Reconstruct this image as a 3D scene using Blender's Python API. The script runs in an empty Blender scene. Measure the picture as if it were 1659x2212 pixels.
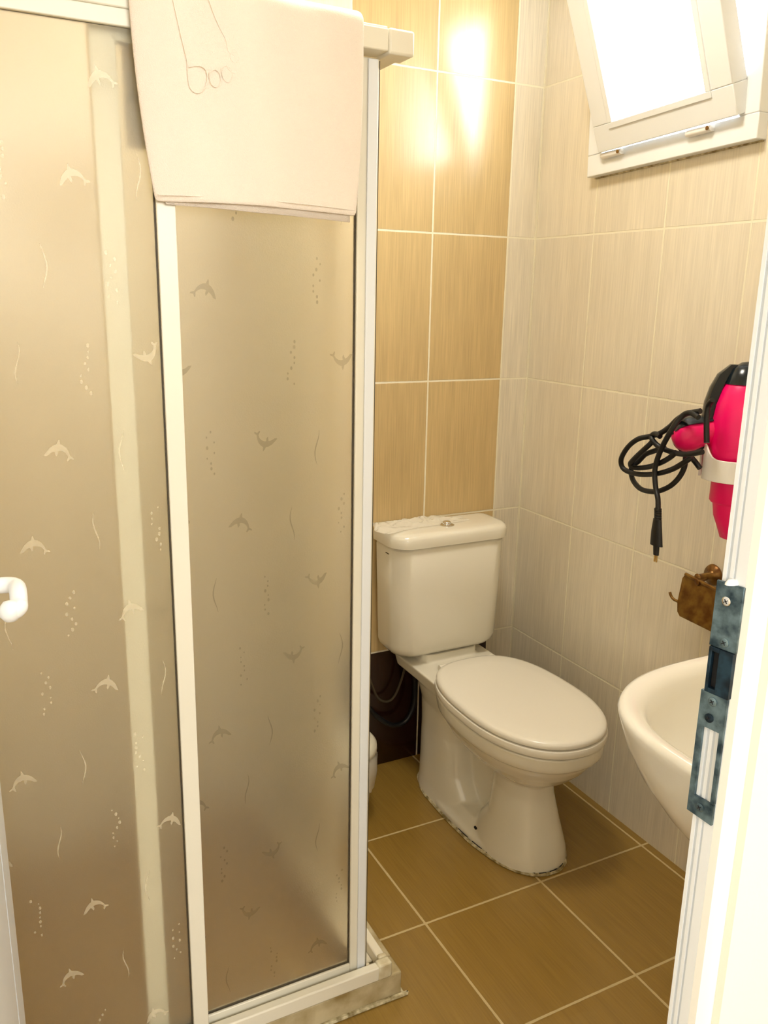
import bpy, bmesh, math, random
from mathutils import Vector, Matrix, Euler, noise

random.seed(7)
scene = bpy.context.scene
C = scene.collection

# ------------------------------------------------------------------ camera
FPX, W, H = 1823.39, 1659, 2212
cam_d = bpy.data.cameras.new('camera')
cam_d.sensor_fit = 'VERTICAL'
cam_d.sensor_height = 24.0
cam_d.lens = FPX / H * 24.0
cam_d.clip_start = 0.02
cam = bpy.data.objects.new('camera', cam_d)
cam.location = (-1.57086, -2.10483, 1.42568)
cam.rotation_euler = (1.319776, -0.018319, -0.473393)
C.objects.link(cam)
scene.camera = cam
CR = Euler((1.319776, -0.018319, -0.473393)).to_matrix()
CL = Vector(cam.location)


def at(u, v, axis, val):
    """point on the plane  axis = val  seen at photo pixel (u, v)"""
    d = CR @ Vector(((u - W / 2) / FPX, -(v - H / 2) / FPX, -1))
    return CL + d * ((val - CL[axis]) / d[axis])


# ------------------------------------------------------------------ light
world = bpy.data.worlds.new('world')
scene.world = world
world.use_nodes = True
bg = world.node_tree.nodes['Background']
bg.inputs[0].default_value = (0.92, 0.965, 1.0, 1)
bg.inputs[1].default_value = 6.0


def area(name, loc, target, sx, sy, power, col):
    l = bpy.data.lights.new(name, 'AREA')
    l.shape = 'RECTANGLE'
    l.size, l.size_y, l.energy, l.color = sx, sy, power, col
    o = bpy.data.objects.new(name, l)
    o.location = loc
    o.rotation_euler = (Vector(target) - Vector(loc)).to_track_quat('-Z', 'Y').to_euler()
    C.objects.link(o)
    return o


area('window_daylight', (0.40, -0.80, 2.35), (-0.6, -0.72, 1.95), 2.2, 1.2, 130, (0.92, 0.965, 1.0))
area('hallway_daylight', (-1.2, -3.9, 2.0), (-1.1, -0.8, 1.1), 1.8, 1.2, 52, (0.92, 0.96, 1.0))
area('added_warm_fill', (-0.75, -0.75, 2.44), (-0.75, -0.75, 0), 0.3, 0.3, 11, (1.0, 0.93, 0.80))  # warm fill added overhead to brighten the room; no known lamp there

scene.view_settings.view_transform = 'Standard'
scene.view_settings.look = 'None'
scene.view_settings.gamma = 1.0
scene.view_settings.use_curve_mapping = False
scene.view_settings.exposure = 0.32


# ------------------------------------------------------------------ materials
def srgb(r, g, b):
    f = lambda c: (c / 255 / 12.92) if c / 255 <= 0.04045 else ((c / 255 + 0.055) / 1.055) ** 2.4
    return (f(r), f(g), f(b), 1)


def mat(name, col, rough=0.5, metal=0.0, spec=0.5, var=0.0, vscale=8.0, bump=0.0, bscale=200.0, coat=0.0, sheen=0.0,
        var_col=None):
    m = bpy.data.materials.new(name)
    m.use_nodes = True
    nt = m.node_tree
    b = nt.nodes['Principled BSDF']
    b.inputs['Base Color'].default_value = col
    b.inputs['Roughness'].default_value = rough
    b.inputs['Metallic'].default_value = metal
    b.inputs['Specular IOR Level'].default_value = spec
    b.inputs['Coat Weight'].default_value = coat
    b.inputs['Coat Roughness'].default_value = 0.08
    b.inputs['Sheen Weight'].default_value = sheen
    tc = nt.nodes.new('ShaderNodeTexCoord')
    if var > 0:
        n = nt.nodes.new('ShaderNodeTexNoise')
        n.inputs['Scale'].default_value = vscale
        n.inputs['Detail'].default_value = 5
        nt.links.new(tc.outputs['Object'], n.inputs['Vector'])
        r = nt.nodes.new('ShaderNodeMapRange')
        r.inputs['From Min'].default_value = 0.35
        r.inputs['From Max'].default_value = 0.65
        nt.links.new(n.outputs['Fac'], r.inputs['Value'])
        mx = nt.nodes.new('ShaderNodeMix')
        mx.data_type = 'RGBA'
        mx.inputs['A'].default_value = col
        mx.inputs['B'].default_value = var_col or (col[0] * (1 - var), col[1] * (1 - var), col[2] * (1 - var), 1)
        nt.links.new(r.outputs['Result'], mx.inputs['Factor'])
        nt.links.new(mx.outputs['Result'], b.inputs['Base Color'])
    if bump > 0:
        n2 = nt.nodes.new('ShaderNodeTexNoise')
        n2.inputs['Scale'].default_value = bscale
        n2.inputs['Detail'].default_value = 3
        nt.links.new(tc.outputs['Object'], n2.inputs['Vector'])
        bp = nt.nodes.new('ShaderNodeBump')
        bp.inputs['Strength'].default_value = bump
        bp.inputs['Distance'].default_value = 0.002
        nt.links.new(n2.outputs['Fac'], bp.inputs['Height'])
        nt.links.new(bp.outputs['Normal'], b.inputs['Normal'])
    return m


def tile_mat(name, ua, va, u0, uw, v0, vh, gw, light, grout, extra_u=(), dark=None, rough=0.20, streak_v=True,
             streak=0.12, gbump=0.6):
    """brushed ceramic tile with grout; ua/va are the object axes (0,1,2) used as u and v"""
    m = bpy.data.materials.new(name)
    m.use_nodes = True
    nt = m.node_tree
    N, L = nt.nodes, nt.links
    b = N['Principled BSDF']
    b.inputs['Specular IOR Level'].default_value = 0.75
    tc = N.new('ShaderNodeTexCoord')
    sp = N.new('ShaderNodeSeparateXYZ')
    L.new(tc.outputs['Object'], sp.inputs[0])
    U, V = sp.outputs[ua], sp.outputs[va]

    def M(op, a, b_=None, c_=None):
        n = N.new('ShaderNodeMath')
        n.operation = op
        for i, x in enumerate((a, b_, c_)):
            if x is None:
                continue
            if isinstance(x, (int, float)):
                n.inputs[i].default_value = x
            else:
                L.new(x, n.inputs[i])
        return n.outputs[0]

    def cell(S, s0, sw):
        t = M('DIVIDE', M('SUBTRACT', S, s0), sw)
        fl = M('FLOOR', t)
        fr = M('SUBTRACT', t, fl)
        d = M('MULTIPLY', M('SUBTRACT', 0.5, M('ABSOLUTE', M('SUBTRACT', fr, 0.5))), sw)
        return fl, d

    fu, du = cell(U, u0, uw)
    fv, dv = cell(V, v0, vh)
    d = M('MINIMUM', du, dv)
    for e in extra_u:
        d = M('MINIMUM', d, M('ABSOLUTE', M('SUBTRACT', U, e)))
    # grout edge a little ragged
    nz = N.new('ShaderNodeTexNoise')
    nz.inputs['Scale'].default_value = 60
    L.new(tc.outputs['Object'], nz.inputs['Vector'])
    dj = M('ADD', d, M('MULTIPLY', M('SUBTRACT', nz.outputs['Fac'], 0.5), 0.0014))
    mr = N.new('ShaderNodeMapRange')
    mr.inputs['From Min'].default_value = gw * 0.5 + 0.0004
    mr.inputs['From Max'].default_value = gw * 0.5 - 0.0004
    L.new(dj, mr.inputs['Value'])
    gm = mr.outputs['Result']
    # brushed streaks running along v
    cv = N.new('ShaderNodeCombineXYZ')
    L.new(M('MULTIPLY', M('ADD', U, M('MULTIPLY', fv, 3.17)), 260.0 if streak_v else 7.0), cv.inputs[0])
    L.new(M('MULTIPLY', M('ADD', V, M('MULTIPLY', fu, 1.37)), 7.0 if streak_v else 260.0), cv.inputs[1])
    n1 = N.new('ShaderNodeTexNoise')
    n1.inputs['Scale'].default_value = 1.0
    n1.inputs['Detail'].default_value = 4
    L.new(cv.outputs[0], n1.inputs['Vector'])
    cv2 = N.new('ShaderNodeCombineXYZ')
    L.new(M('MULTIPLY', M('ADD', U, M('MULTIPLY', fv, 5.3)), 38.0 if streak_v else 3.0), cv2.inputs[0])
    L.new(M('MULTIPLY', M('ADD', V, M('MULTIPLY', fu, 2.1)), 3.0 if streak_v else 38.0), cv2.inputs[1])
    n2 = N.new('ShaderNodeTexNoise')
    n2.inputs['Scale'].default_value = 1.0
    n2.inputs['Detail'].default_value = 3
    L.new(cv2.outputs[0], n2.inputs['Vector'])
    cc = N.new('ShaderNodeCombineXYZ')
    L.new(fu, cc.inputs[0])
    L.new(fv, cc.inputs[1])
    wn = N.new('ShaderNodeTexWhiteNoise')
    L.new(cc.outputs[0], wn.inputs['Vector'])
    k = M('ADD', M('MULTIPLY', M('SUBTRACT', n1.outputs['Fac'], 0.5), streak * 4),
          M('MULTIPLY', M('SUBTRACT', n2.outputs['Fac'], 0.5), streak * 2.4))
    k = M('ADD', k, M('MULTIPLY', M('SUBTRACT', wn.outputs['Value'], 0.5), 0.06))
    k = M('ADD', 1.0, k)

    def rgb(c):
        n = N.new('ShaderNodeRGB')
        n.outputs[0].default_value = c
        return n.outputs[0]

    def mix(f, a, b_):
        n = N.new('ShaderNodeMix')
        n.data_type = 'RGBA'
        L.new(f, n.inputs['Factor'])
        L.new(a, n.inputs['A'])
        L.new(b_, n.inputs['B'])
        return n.outputs['Result']

    colr = rgb(light)
    if dark:
        (ulo, uhi, dcol, vlow, dcol2) = dark
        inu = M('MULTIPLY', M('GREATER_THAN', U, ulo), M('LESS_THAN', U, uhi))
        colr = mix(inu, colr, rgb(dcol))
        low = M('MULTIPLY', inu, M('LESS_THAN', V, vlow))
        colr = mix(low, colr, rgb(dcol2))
    vm = N.new('ShaderNodeVectorMath')
    vm.operation = 'SCALE'
    L.new(colr, vm.inputs[0])
    L.new(k, vm.inputs['Scale'])
    fin = mix(gm, vm.outputs[0], rgb(grout))
    L.new(fin, b.inputs['Base Color'])
    L.new(M('ADD', rough, M('MULTIPLY', gm, 0.45)), b.inputs['Roughness'])
    bp = N.new('ShaderNodeBump')
    bp.inputs['Strength'].default_value = gbump
    bp.inputs['Distance'].default_value = 0.0012
    L.new(M('ADD', M('MULTIPLY', gm, -1.0), M('MULTIPLY', n1.outputs['Fac'], 0.12)), bp.inputs['Height'])
    L.new(bp.outputs['Normal'], b.inputs['Normal'])
    return m


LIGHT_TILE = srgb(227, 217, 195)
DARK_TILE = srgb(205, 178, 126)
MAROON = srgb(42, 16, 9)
GROUT = srgb(240, 232, 205)
ROW0, ROWH = -0.0211, 0.4039
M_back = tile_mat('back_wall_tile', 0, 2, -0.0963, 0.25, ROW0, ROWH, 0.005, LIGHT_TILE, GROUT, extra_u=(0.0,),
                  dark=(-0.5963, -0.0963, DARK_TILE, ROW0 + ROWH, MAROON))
M_right = tile_mat('right_wall_tile', 1, 2, -0.2572, 0.25305, ROW0, ROWH, 0.005, LIGHT_TILE, GROUT, streak=0.09)
M_left = tile_mat('left_wall_tile', 1, 2, -0.10, 0.25, ROW0, ROWH, 0.005, srgb(228, 190, 104), GROUT, streak=0.06)
M_floor = tile_mat('floor_tile', 0, 1, -0.0241, 0.33592, -0.6669, 0.33592, 0.0055, srgb(150, 118, 52),
                   srgb(205, 182, 128), rough=0.26, streak=0.10, gbump=0.5)
M_paint = mat('cream_wall_paint', srgb(250, 240, 220), 0.7, bump=0.15, bscale=90)
M_ceil = mat('ceiling_paint', srgb(240, 235, 222), 0.8)
M_pvc = mat('white_pvc', srgb(238, 240, 240), 0.28)
M_groove = mat('pvc_groove_grey', srgb(216, 222, 228), 0.5)  # greyer tone on the groove faces of the white profile
M_edge = mat('pvc_edge_beige', srgb(205, 200, 185), 0.5)
M_frame = mat('cream_aluminium_frame', srgb(240, 233, 212), 0.3, var=0.04, vscale=3)
M_dirty = mat('cream_frame_grimy', srgb(232, 224, 196), 0.4, var=0.4, vscale=30, var_col=srgb(196, 180, 140))
M_gasket = mat('dark_gasket', srgb(70, 60, 40), 0.6)
M_ceramic = mat('white_ceramic', srgb(238, 233, 217), 0.12, spec=0.6, coat=0.3)
M_seat = mat('seat_plastic', srgb(240, 235, 222), 0.22)
M_basin = mat('basin_ceramic', srgb(242, 238, 226), 0.14, coat=0.3)
M_chrome = mat('chrome', (0.75, 0.75, 0.74, 1), 0.12, metal=1)
M_black = mat('black_rubber', (0.003, 0.004, 0.006, 1), 0.45)
M_darkpl = mat('black_glossy_plastic', (0.006, 0.012, 0.018, 1), 0.2)
M_pink = mat('hot_pink_plastic', (0.95, 0.0, 0.15, 1), 0.35)
M_white = mat('white_plastic', srgb(243, 240, 234), 0.35)
M_bronze = mat('antique_bronze', srgb(150, 116, 60), 0.34, metal=0.8, var=0.5, vscale=40, var_col=srgb(112, 76, 38))
M_brass = mat('brass_pin', srgb(214, 180, 110), 0.25, metal=1)
M_steel = mat('tarnished_steel', srgb(120, 142, 150), 0.40, metal=0.75, var=0.6, vscale=70, var_col=srgb(44, 62, 72))
M_steel2 = mat('dark_latch_box_steel', srgb(40, 66, 82), 0.4, metal=0.6, var=0.6, vscale=80, var_col=srgb(18, 30, 40))
M_hole = mat('dark_cavity', (0.004, 0.004, 0.006, 1), 0.8)
M_towel = mat('terry_cotton', srgb(250, 235, 216), 0.9, spec=0.1, bump=0.7, bscale=900, sheen=0.3)
M_stone = mat('stained_kerb_stone', srgb(208, 194, 156), 0.5, var=0.6, vscale=14, var_col=srgb(150, 128, 78), bump=0.2,
              bscale=60)
M_caulk = mat('old_white_caulk', srgb(226, 214, 176), 0.6, var=0.3, vscale=60, var_col=srgb(130, 112, 66))
M_bin = mat('bin_plastic', srgb(228, 222, 200), 0.35)


def glass_mat(name, tint, rough, transl):
    m = bpy.data.materials.new(name)
    m.use_nodes = True
    nt = m.node_tree
    nt.nodes.clear()
    out = nt.nodes.new('ShaderNodeOutputMaterial')
    g = nt.nodes.new('ShaderNodeBsdfGlass')
    g.inputs['Color'].default_value = tint
    g.inputs['Roughness'].default_value = rough
    g.inputs['IOR'].default_value = 1.3
    t = nt.nodes.new('ShaderNodeBsdfTranslucent')
    t.inputs['Color'].default_value = tint
    d = nt.nodes.new('ShaderNodeBsdfDiffuse')
    d.inputs['Color'].default_value = tint
    tc = nt.nodes.new('ShaderNodeTexCoord')
    n = nt.nodes.new('ShaderNodeTexNoise')
    n.inputs['Scale'].default_value = 450
    nt.links.new(tc.outputs['Object'], n.inputs['Vector'])
    bp = nt.nodes.new('ShaderNodeBump')
    bp.inputs['Strength'].default_value = 0.25
    bp.inputs['Distance'].default_value = 0.001
    nt.links.new(n.outputs['Fac'], bp.inputs['Height'])
    nt.links.new(bp.outputs['Normal'], g.inputs['Normal'])
    m1 = nt.nodes.new('ShaderNodeMixShader')
    m1.inputs[0].default_value = 0.35
    nt.links.new(t.outputs[0], m1.inputs[1])
    nt.links.new(d.outputs[0], m1.inputs[2])
    m2 = nt.nodes.new('ShaderNodeMixShader')
    m2.inputs[0].default_value = transl
    nt.links.new(g.outputs[0], m2.inputs[1])
    nt.links.new(m1.outputs[0], m2.inputs[2])
    tr = nt.nodes.new('ShaderNodeBsdfTransparent')
    m3 = nt.nodes.new('ShaderNodeMixShader')
    m3.inputs[0].default_value = 0.06
    nt.links.new(m2.outputs[0], m3.inputs[1])
    nt.links.new(tr.outputs[0], m3.inputs[2])
    nt.links.new(m3.outputs[0], out.inputs[0])
    return m


def veil_mat(name, col, alpha, rough=0.3):
    m = mat(name, col, rough)
    m.node_tree.nodes['Principled BSDF'].inputs['Alpha'].default_value = alpha
    return m


M_frost = glass_mat('textured_shower_glass', (1.0, 0.985, 0.925, 1), 0.34, 0.09)
M_motif_l = veil_mat('pale_etched_motif', srgb(255, 240, 205), 0.34)
M_motif_d = veil_mat('clear_dark_motif', srgb(110, 104, 78), 0.26, 0.1)
M_film = veil_mat('crumpled_clear_film', srgb(250, 244, 228), 0.55, 0.1)


# ------------------------------------------------------------------ mesh helpers
def link(name, bm, m, parent=None, smooth=True, bevel=0.0, seg=2, mods=None, ang=40):
    bmesh.ops.recalc_face_normals(bm, faces=bm.faces[:])
    me = bpy.data.meshes.new(name)
    bm.to_mesh(me)
    bm.free()
    o = bpy.data.objects.new(name, me)
    for mm in (m if isinstance(m, (list, tuple)) else [m]):
        me.materials.append(mm)
    C.objects.link(o)
    if parent is not None:
        o.parent = parent
        o.matrix_parent_inverse = Matrix.Identity(4)
        if parent.type == 'EMPTY' or parent.location.length > 0 or parent.parent:
            # geometry is written in world coordinates: cancel the parent chain
            o.matrix_parent_inverse = wm(parent).inverted()
    if bevel > 0:
        b = o.modifiers.new('bevel', 'BEVEL')
        b.width = bevel
        b.segments = seg
        b.limit_method = 'ANGLE'
        b.angle_limit = math.radians(ang)
    if smooth:
        for p in me.polygons:
            p.use_smooth = True
        try:
            me.set_sharp_from_angle(angle=math.radians(50))
        except Exception:
            pass
    return o


def wm(o):
    m = o.matrix_basis.copy()
    if o.parent:
        m = wm(o.parent) @ o.matrix_parent_inverse @ m
    return m


def box(bm, x0, x1, y0, y1, z0, z1, mi=0, mt=None):
    vs = [bm.verts.new(v) for v in
          [(x0, y0, z0), (x1, y0, z0), (x1, y1, z0), (x0, y1, z0), (x0, y0, z1), (x1, y0, z1), (x1, y1, z1), (x0, y1, z1)]]
    if mt is not None:
        for v in vs:
            v.co = mt @ v.co
    for f in [(0, 3, 2, 1), (4, 5, 6, 7), (0, 1, 5, 4), (1, 2, 6, 5), (2, 3, 7, 6), (3, 0, 4, 7)]:
        fc = bm.faces.new([vs[i] for i in f])
        fc.material_index = mi
    return vs


def loft(bm, rings, cap0=True, cap1=True, mi=0, closed=True):
    R = [[bm.verts.new(p) for p in r] for r in rings]
    n = len(R[0])
    for a, b in zip(R, R[1:]):
        for i in range(n if closed else n - 1):
            j = (i + 1) % n
            f = bm.faces.new((a[i], a[j], b[j], b[i]))
            f.material_index = mi
    if cap0:
        bm.faces.new(R[0][::-1]).material_index = mi
    if cap1:
        bm.faces.new(R[-1]).material_index = mi
    return R


def smooth_path(pts, n=8):
    pts = [Vector(p) for p in pts]
    out = []
    for i in range(len(pts) - 1):
        p0 = pts[max(i - 1, 0)]
        p1, p2 = pts[i], pts[i + 1]
        p3 = pts[min(i + 2, len(pts) - 1)]
        for k in range(n):
            t = k / n
            out.append(0.5 * ((2 * p1) + (-p0 + p2) * t + (2 * p0 - 5 * p1 + 4 * p2 - p3) * t * t + (
                    -p0 + 3 * p1 - 3 * p2 + p3) * t ** 3))
    out.append(pts[-1])
    return out


def tube(bm, pts, r, seg=10, mi=0, closed=False, smooth=0):
    if smooth:
        pts = smooth_path(pts, smooth)
    pts = [Vector(p) for p in pts]
    rings = []
    ref = None
    n = len(pts)
    for i, p in enumerate(pts):
        a = pts[i - 1] if i else (pts[-2] if closed else p)
        b = pts[i + 1] if i < n - 1 else (pts[1] if closed else p)
        t = (b - a).normalized()
        if ref is None:
            ref = Vector((0, 0, 1)) if abs(t.z) < 0.9 else Vector((1, 0, 0))
        u = t.cross(ref)
        if u.length < 1e-6:
            u = t.orthogonal()
        u.normalize()
        w = u.cross(t).normalized()
        ref = w
        rr = r[i * len(r) // n] if isinstance(r, (list, tuple)) else r
        rings.append([p + (u * math.cos(2 * math.pi * k / seg) + w * math.sin(2 * math.pi * k / seg)) * rr for k in
                      range(seg)])
    loft(bm, rings, mi=mi)


def lathe(bm, prof, origin, axis=(0, 0, 1), seg=32, mi=0, sx=1.0, sy=1.0):
    """prof = [(radius, height)]"""
    q = Vector((0, 0, 1)).rotation_difference(Vector(axis).normalized()).to_matrix()
    o = Vector(origin)
    rings = []
    for r, h in prof:
        r = max(r, 1e-4)
        rings.append([o + q @ Vector((r * sx * math.cos(2 * math.pi * k / seg), r * sy * math.sin(2 * math.pi * k / seg), h))
                      for k in range(seg)])
    loft(bm, rings, mi=mi)


def empty(name, loc):
    o = bpy.data.objects.new(name, None)
    o.location = loc
    o.empty_display_size = 0.05
    C.objects.link(o)
    return o


def tag(o, label, cat, group=None):
    o['label'] = label
    o['category'] = cat
    if group:
        o['group'] = group
    return o


def structure(o):
    o['kind'] = 'structure'
    return o


def new():
    return bmesh.new()


# ------------------------------------------------------------------ room shell
XL, CEIL, YF = -1.665, 2.52, -1.625     # left wall, ceiling height, inner face of the door wall

bm = new(); box(bm, -3.2, 0.0, -4.2, 0.0, -0.12, 0.0); structure(link('floor', bm, M_floor, smooth=False))
bm = new(); box(bm, -3.2, 0.12, -1.75, 0.12, CEIL, CEIL + 0.1); structure(link('ceiling', bm, M_ceil, smooth=False))
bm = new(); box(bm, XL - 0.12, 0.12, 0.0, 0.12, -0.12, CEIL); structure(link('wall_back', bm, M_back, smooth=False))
bm = new(); box(bm, XL - 0.12, XL, -1.70, 0.0, -0.12, CEIL); structure(link('wall_left', bm, M_left, smooth=False))
# right wall with the window opening
WY0, WY1, WZ0, WZ1 = -0.765, -0.255, 1.775, 2.30
bm = new()
box(bm, 0.0, 0.07, -1.72, WY0, -0.12, CEIL)
box(bm, 0.0, 0.07, WY1, 0.12, -0.12, CEIL)
box(bm, 0.0, 0.07, WY0, WY1, -0.12, WZ0)
box(bm, 0.0, 0.07, WY0, WY1, WZ1, CEIL)
structure(link('wall_right', bm, M_right, smooth=False))

# door wall: plan is angled slightly on the hallway side, with the door frame set at its end
TH = math.radians(8)
e = Vector((math.sin(TH), -math.cos(TH), 0))        # along the reveal, out to the hallway
n_ = Vector((math.cos(TH), math.sin(TH), 0))        # from the opening into the wall
O = Vector((-0.9945, -1.6265, 0))


def pl(a, b, z=0.0):
    return O + e * a + n_ * b + Vector((0, 0, z))


def prism(bm, plan, z0, z1, mi=0):
    lo = [Vector((p[0], p[1], z0)) for p in plan]
    hi = [Vector((p[0], p[1], z1)) for p in plan]
    loft(bm, [lo, hi], mi=mi)


bm = new()
box(bm, -0.955, 0.0, -1.655, YF, -0.12, CEIL)
structure(link('wall_front', bm, M_paint, smooth=False))
bm = new()
box(bm, XL - 0.8, -1.70, -1.75, -1.66, -0.12, CEIL)
box(bm, -1.75, -0.956, -1.70, -1.64, 2.10, CEIL)
structure(link('wall_lintel', bm, M_paint, smooth=False))
# the hallway the picture is taken from
bm = new(); box(bm, 0.0, 0.9, -1.74, -1.655, -0.12, CEIL); structure(link('wall_hall_front', bm, M_paint, smooth=False))
bm = new(); box(bm, 0.9, 1.0, -4.2, -1.655, -0.12, CEIL); structure(link('wall_hall_right', bm, M_paint, smooth=False))
bm = new(); box(bm, XL - 0.9, XL - 0.8, -4.2, -1.66, -0.12, CEIL); structure(link('wall_hall_left', bm, M_paint, smooth=False))
bm = new(); box(bm, XL - 0.9, 1.0, -4.3, -4.2, -0.12, CEIL); structure(link('wall_hall_back', bm, M_paint, smooth=False))
bm = new(); box(bm, XL - 0.9, 1.0, -4.3, -1.75, CEIL, CEIL + .1); structure(link('ceiling_hall', bm, M_ceil, smooth=False))
bm = new(); box(bm, 0.0, 1.0, -4.3, -1.75, -0.12, 0); structure(link('floor_hall', bm, M_floor, smooth=False))

# ------------------------------------------------------------------ door frame (right jamb) = trim_1
bm = new()
s = 0.0216 / 0.026
prof = [(0, .05, 0), (0, 0, 0), (.0042 * s, 0, 0), (.0042 * s, .0014, 1), (.0078 * s, .0014, 1), (.0078 * s, 0, 0),
        (.0120 * s, 0, 0), (.0120 * s, .0012, 1), (.0148 * s, .0012, 1), (.0148 * s, 0, 0), (.0262 * s, 0, 2),
        (.0300 * s, .0075, 0), (.0300 * s, .0375, 0), (.0300 * s - .003, .039, 0), (.0100, .039, 0), (.0100, .05, 0)]
lo = [bm.verts.new(pl(a, b, -0.0)) for a, b, _ in prof]
hi = [bm.verts.new(pl(a, b, 2.10)) for a, b, _ in prof]
for i in range(len(prof)):
    j = (i + 1) % len(prof)
    f = bm.faces.new((lo[i], lo[j], hi[j], hi[i]))
    f.material_index = {0: 0, 1: 1, 2: 2}[prof[i][2]]
bm.faces.new(lo[::-1]); bm.faces.new(hi)
structure(link('trim_1', bm, [M_pvc, M_groove, M_edge], smooth=False))
# left (hinge) jamb and head of the same frame
bm = new(); box(bm, -1.70, -1.655, -1.70, -1.625, 0, 2.10); structure(link('trim_2', bm, M_pvc, smooth=False))
bm = new(); box(bm, -1.70, -0.95, -1.70, -1.64, 2.05, 2.10); structure(link('trim_3', bm, M_pvc, smooth=False))

# ------------------------------------------------------------------ window
win = structure(empty('window_1', (0, -0.51, 1.74)))
win.rotation_euler = (0, 0, 0)
WR = Matrix.Translation((0, -0.51, 1.75)) @ Matrix.Rotation(math.radians(-2.3), 4, 'X') @ Matrix.Translation((0, 0.51, -1.75))
bm = new()
fx0, fx1 = -0.028, 0.05
ly, ry, bz, tz, mw = -0.245, -0.775, 1.745, 2.30, 0.052
for a in [(ry, ly, bz, bz + mw), (ry, ly, tz - mw, tz), (ly - mw, ly, bz + mw, tz - mw), (ry, ry + mw, bz + mw, tz - mw)]:
    box(bm, fx0, fx1, a[0], a[1], a[2], a[3], mt=WR)
link('window_frame', bm, M_pvc, win, bevel=0.002)
SR = Matrix.Translation((-0.05, -0.5236, 1.7931)) @ Matrix.Rotation(math.radians(-2.68), 4, 'X') @ Matrix.Rotation(-0.3445, 4, 'Y')
# local sash axes: x = thickness (room side negative), y along the wall, z up the sash
sh, sw2, sm = 0.50, 0.2141, 0.070
bm = new()
for a in [(-sw2, sw2, 0, 0.062), (-sw2, sw2, sh - sm, sh), (-sw2, -sw2 + sm, 0.062, sh - sm), (sw2 - sm, sw2, 0.062, sh - sm)]:
    box(bm, 0.0, 0.045, *a, mt=SR)
sash = link('window_sash', bm, M_pvc, win, bevel=0.002)
bm = new()
g = 0.014
for a in [(-sw2 + sm - g, sw2 - sm + g, 0.062 - g, 0.062), (-sw2 + sm - g, -sw2 + sm, 0.062, sh - sm), (sw2 - sm, sw2 - sm + g, 0.062, sh - sm)]:
    box(bm, -0.003, 0.004, *a, mt=SR)
link('glazing_bead', bm, M_pvc, sash, bevel=0.001)
bm = new(); box(bm, 0.018, 0.022, -sw2 + sm, sw2 - sm, 0.062, sh - sm, mt=SR)
mg = bpy.data.materials.new('clear_window_glass'); mg.use_nodes = True
pb = mg.node_tree.nodes['Principled BSDF']
pb.inputs['Roughness'].default_value = 0.02; pb.inputs['Transmission Weight'].default_value = 1; pb.inputs['IOR'].default_value = 1.1
link('window_glass', bm, mg, sash)
for yy, k in ((-0.345, 0), (-0.625, 1)):
    bm = new()
    T = WR @ Matrix.Translation((-0.036, yy, 1.786))
    lathe(bm, [(0.001, -0.038), (0.007, -0.036), (0.008, 0.0), (0.008, 0.030), (0.006, 0.036), (0.001, 0.037)], (0, 0, 0), (0, 1, 0), 14)
    box(bm, 0.0, 0.010, -0.036, 0.034, -0.006, 0.006)
    for v in bm.verts:
        v.co = T @ v.co
    h = link('window_hinge', bm, M_white, win)
    bm = new()
    lathe(bm, [(0.0045, 0), (0.0045, 0.0015), (0.001, 0.002)], (0, 0, 0), (-1, 0, 0), 12)
    for v in bm.verts:
        v.co = T @ (v.co + Vector((-0.008, -0.030, 0.0)))
    link('hinge_screw', bm, M_bronze, h)
# stained sealant below the frame
bm = new()
box(bm, -0.006, 0.0, -0.77, -0.25, 1.742, 1.748, mt=WR)
link('window_sealant', bm, M_caulk, win)

# ------------------------------------------------------------------ bathroom door leaf (open, at the left)
door = structure(empty('door_1', (-1.65, -1.64, 0)))
D0, D1 = Vector((-1.640, -1.64, 0)), Vector((-1.5585, -0.985, 0))
dd = (D1 - D0).normalized(); dn = Vector((dd.y, -dd.x, 0))     # dn points to the room (right)
Ld = (D1 - D0).length


def dl(a, b, z=0.0):
    return D0 + dd * a + dn * b + Vector((0, 0, z))


bm = new()
prof = [(0, -.04, 0), (Ld, -.04, 0), (Ld, -.004, 2), (Ld - .012, 0, 0), (Ld - .075, 0, 1), (Ld - .079, -.003, 1), (Ld - .083, 0, 0), (0, 0, 0)]
lo = [bm.verts.new(dl(a, b, 0.012)) for a, b, _ in prof]
hi = [bm.verts.new(dl(a, b, 2.04)) for a, b, _ in prof]
for i in range(len(prof)):
    j = (i + 1) % len(prof)
    f = bm.faces.new((lo[i], lo[j], hi[j], hi[i])); f.material_index = prof[i][2]
bm.faces.new(lo[::-1]); bm.faces.new(hi)
link('door_leaf', bm, [M_pvc, M_groove, M_edge], door, smooth=False)
bm = new()
ha = Ld - 0.062
hz = 1.082
lathe(bm, [(0.001, 0), (0.014, 0.0), (0.014, 0.006), (0.012, 0.008), (0.001, 0.008)], dl(ha, 0, hz), dn, 24, sx=1, sy=1)
path = [dl(ha, 0.0, hz), dl(ha, 0.02, hz), dl(ha, 0.036, hz), dl(ha - .008, .046, hz), dl(ha - .025, .049, hz - .001),
        dl(ha - .042, .050, hz - .010), dl(ha - .050, .050, hz - .012), dl(ha - .054, .046, hz - .014), dl(ha - .054, .042, hz - .014)]
tube(bm, path, 0.0098, 16, smooth=6)
lathe(bm, [(0.001, -0.0125), (0.007, -0.011), (0.0115, -0.005), (0.0125, 0), (0.0115, .005), (0.007, .011), (0.001, .0125)], dl(ha - .054, .041, hz - .014), (0, 0, 1), 16)
link('door_handle', bm, M_white, door)

# ------------------------------------------------------------------ strike plates on the door frame
sp_ = tag(empty('strike_plate', pl(0.01, 0, 0.97)), 'tarnished blue-grey steel strike plate with slots screwed to the white door frame', 'strike plate')


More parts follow.
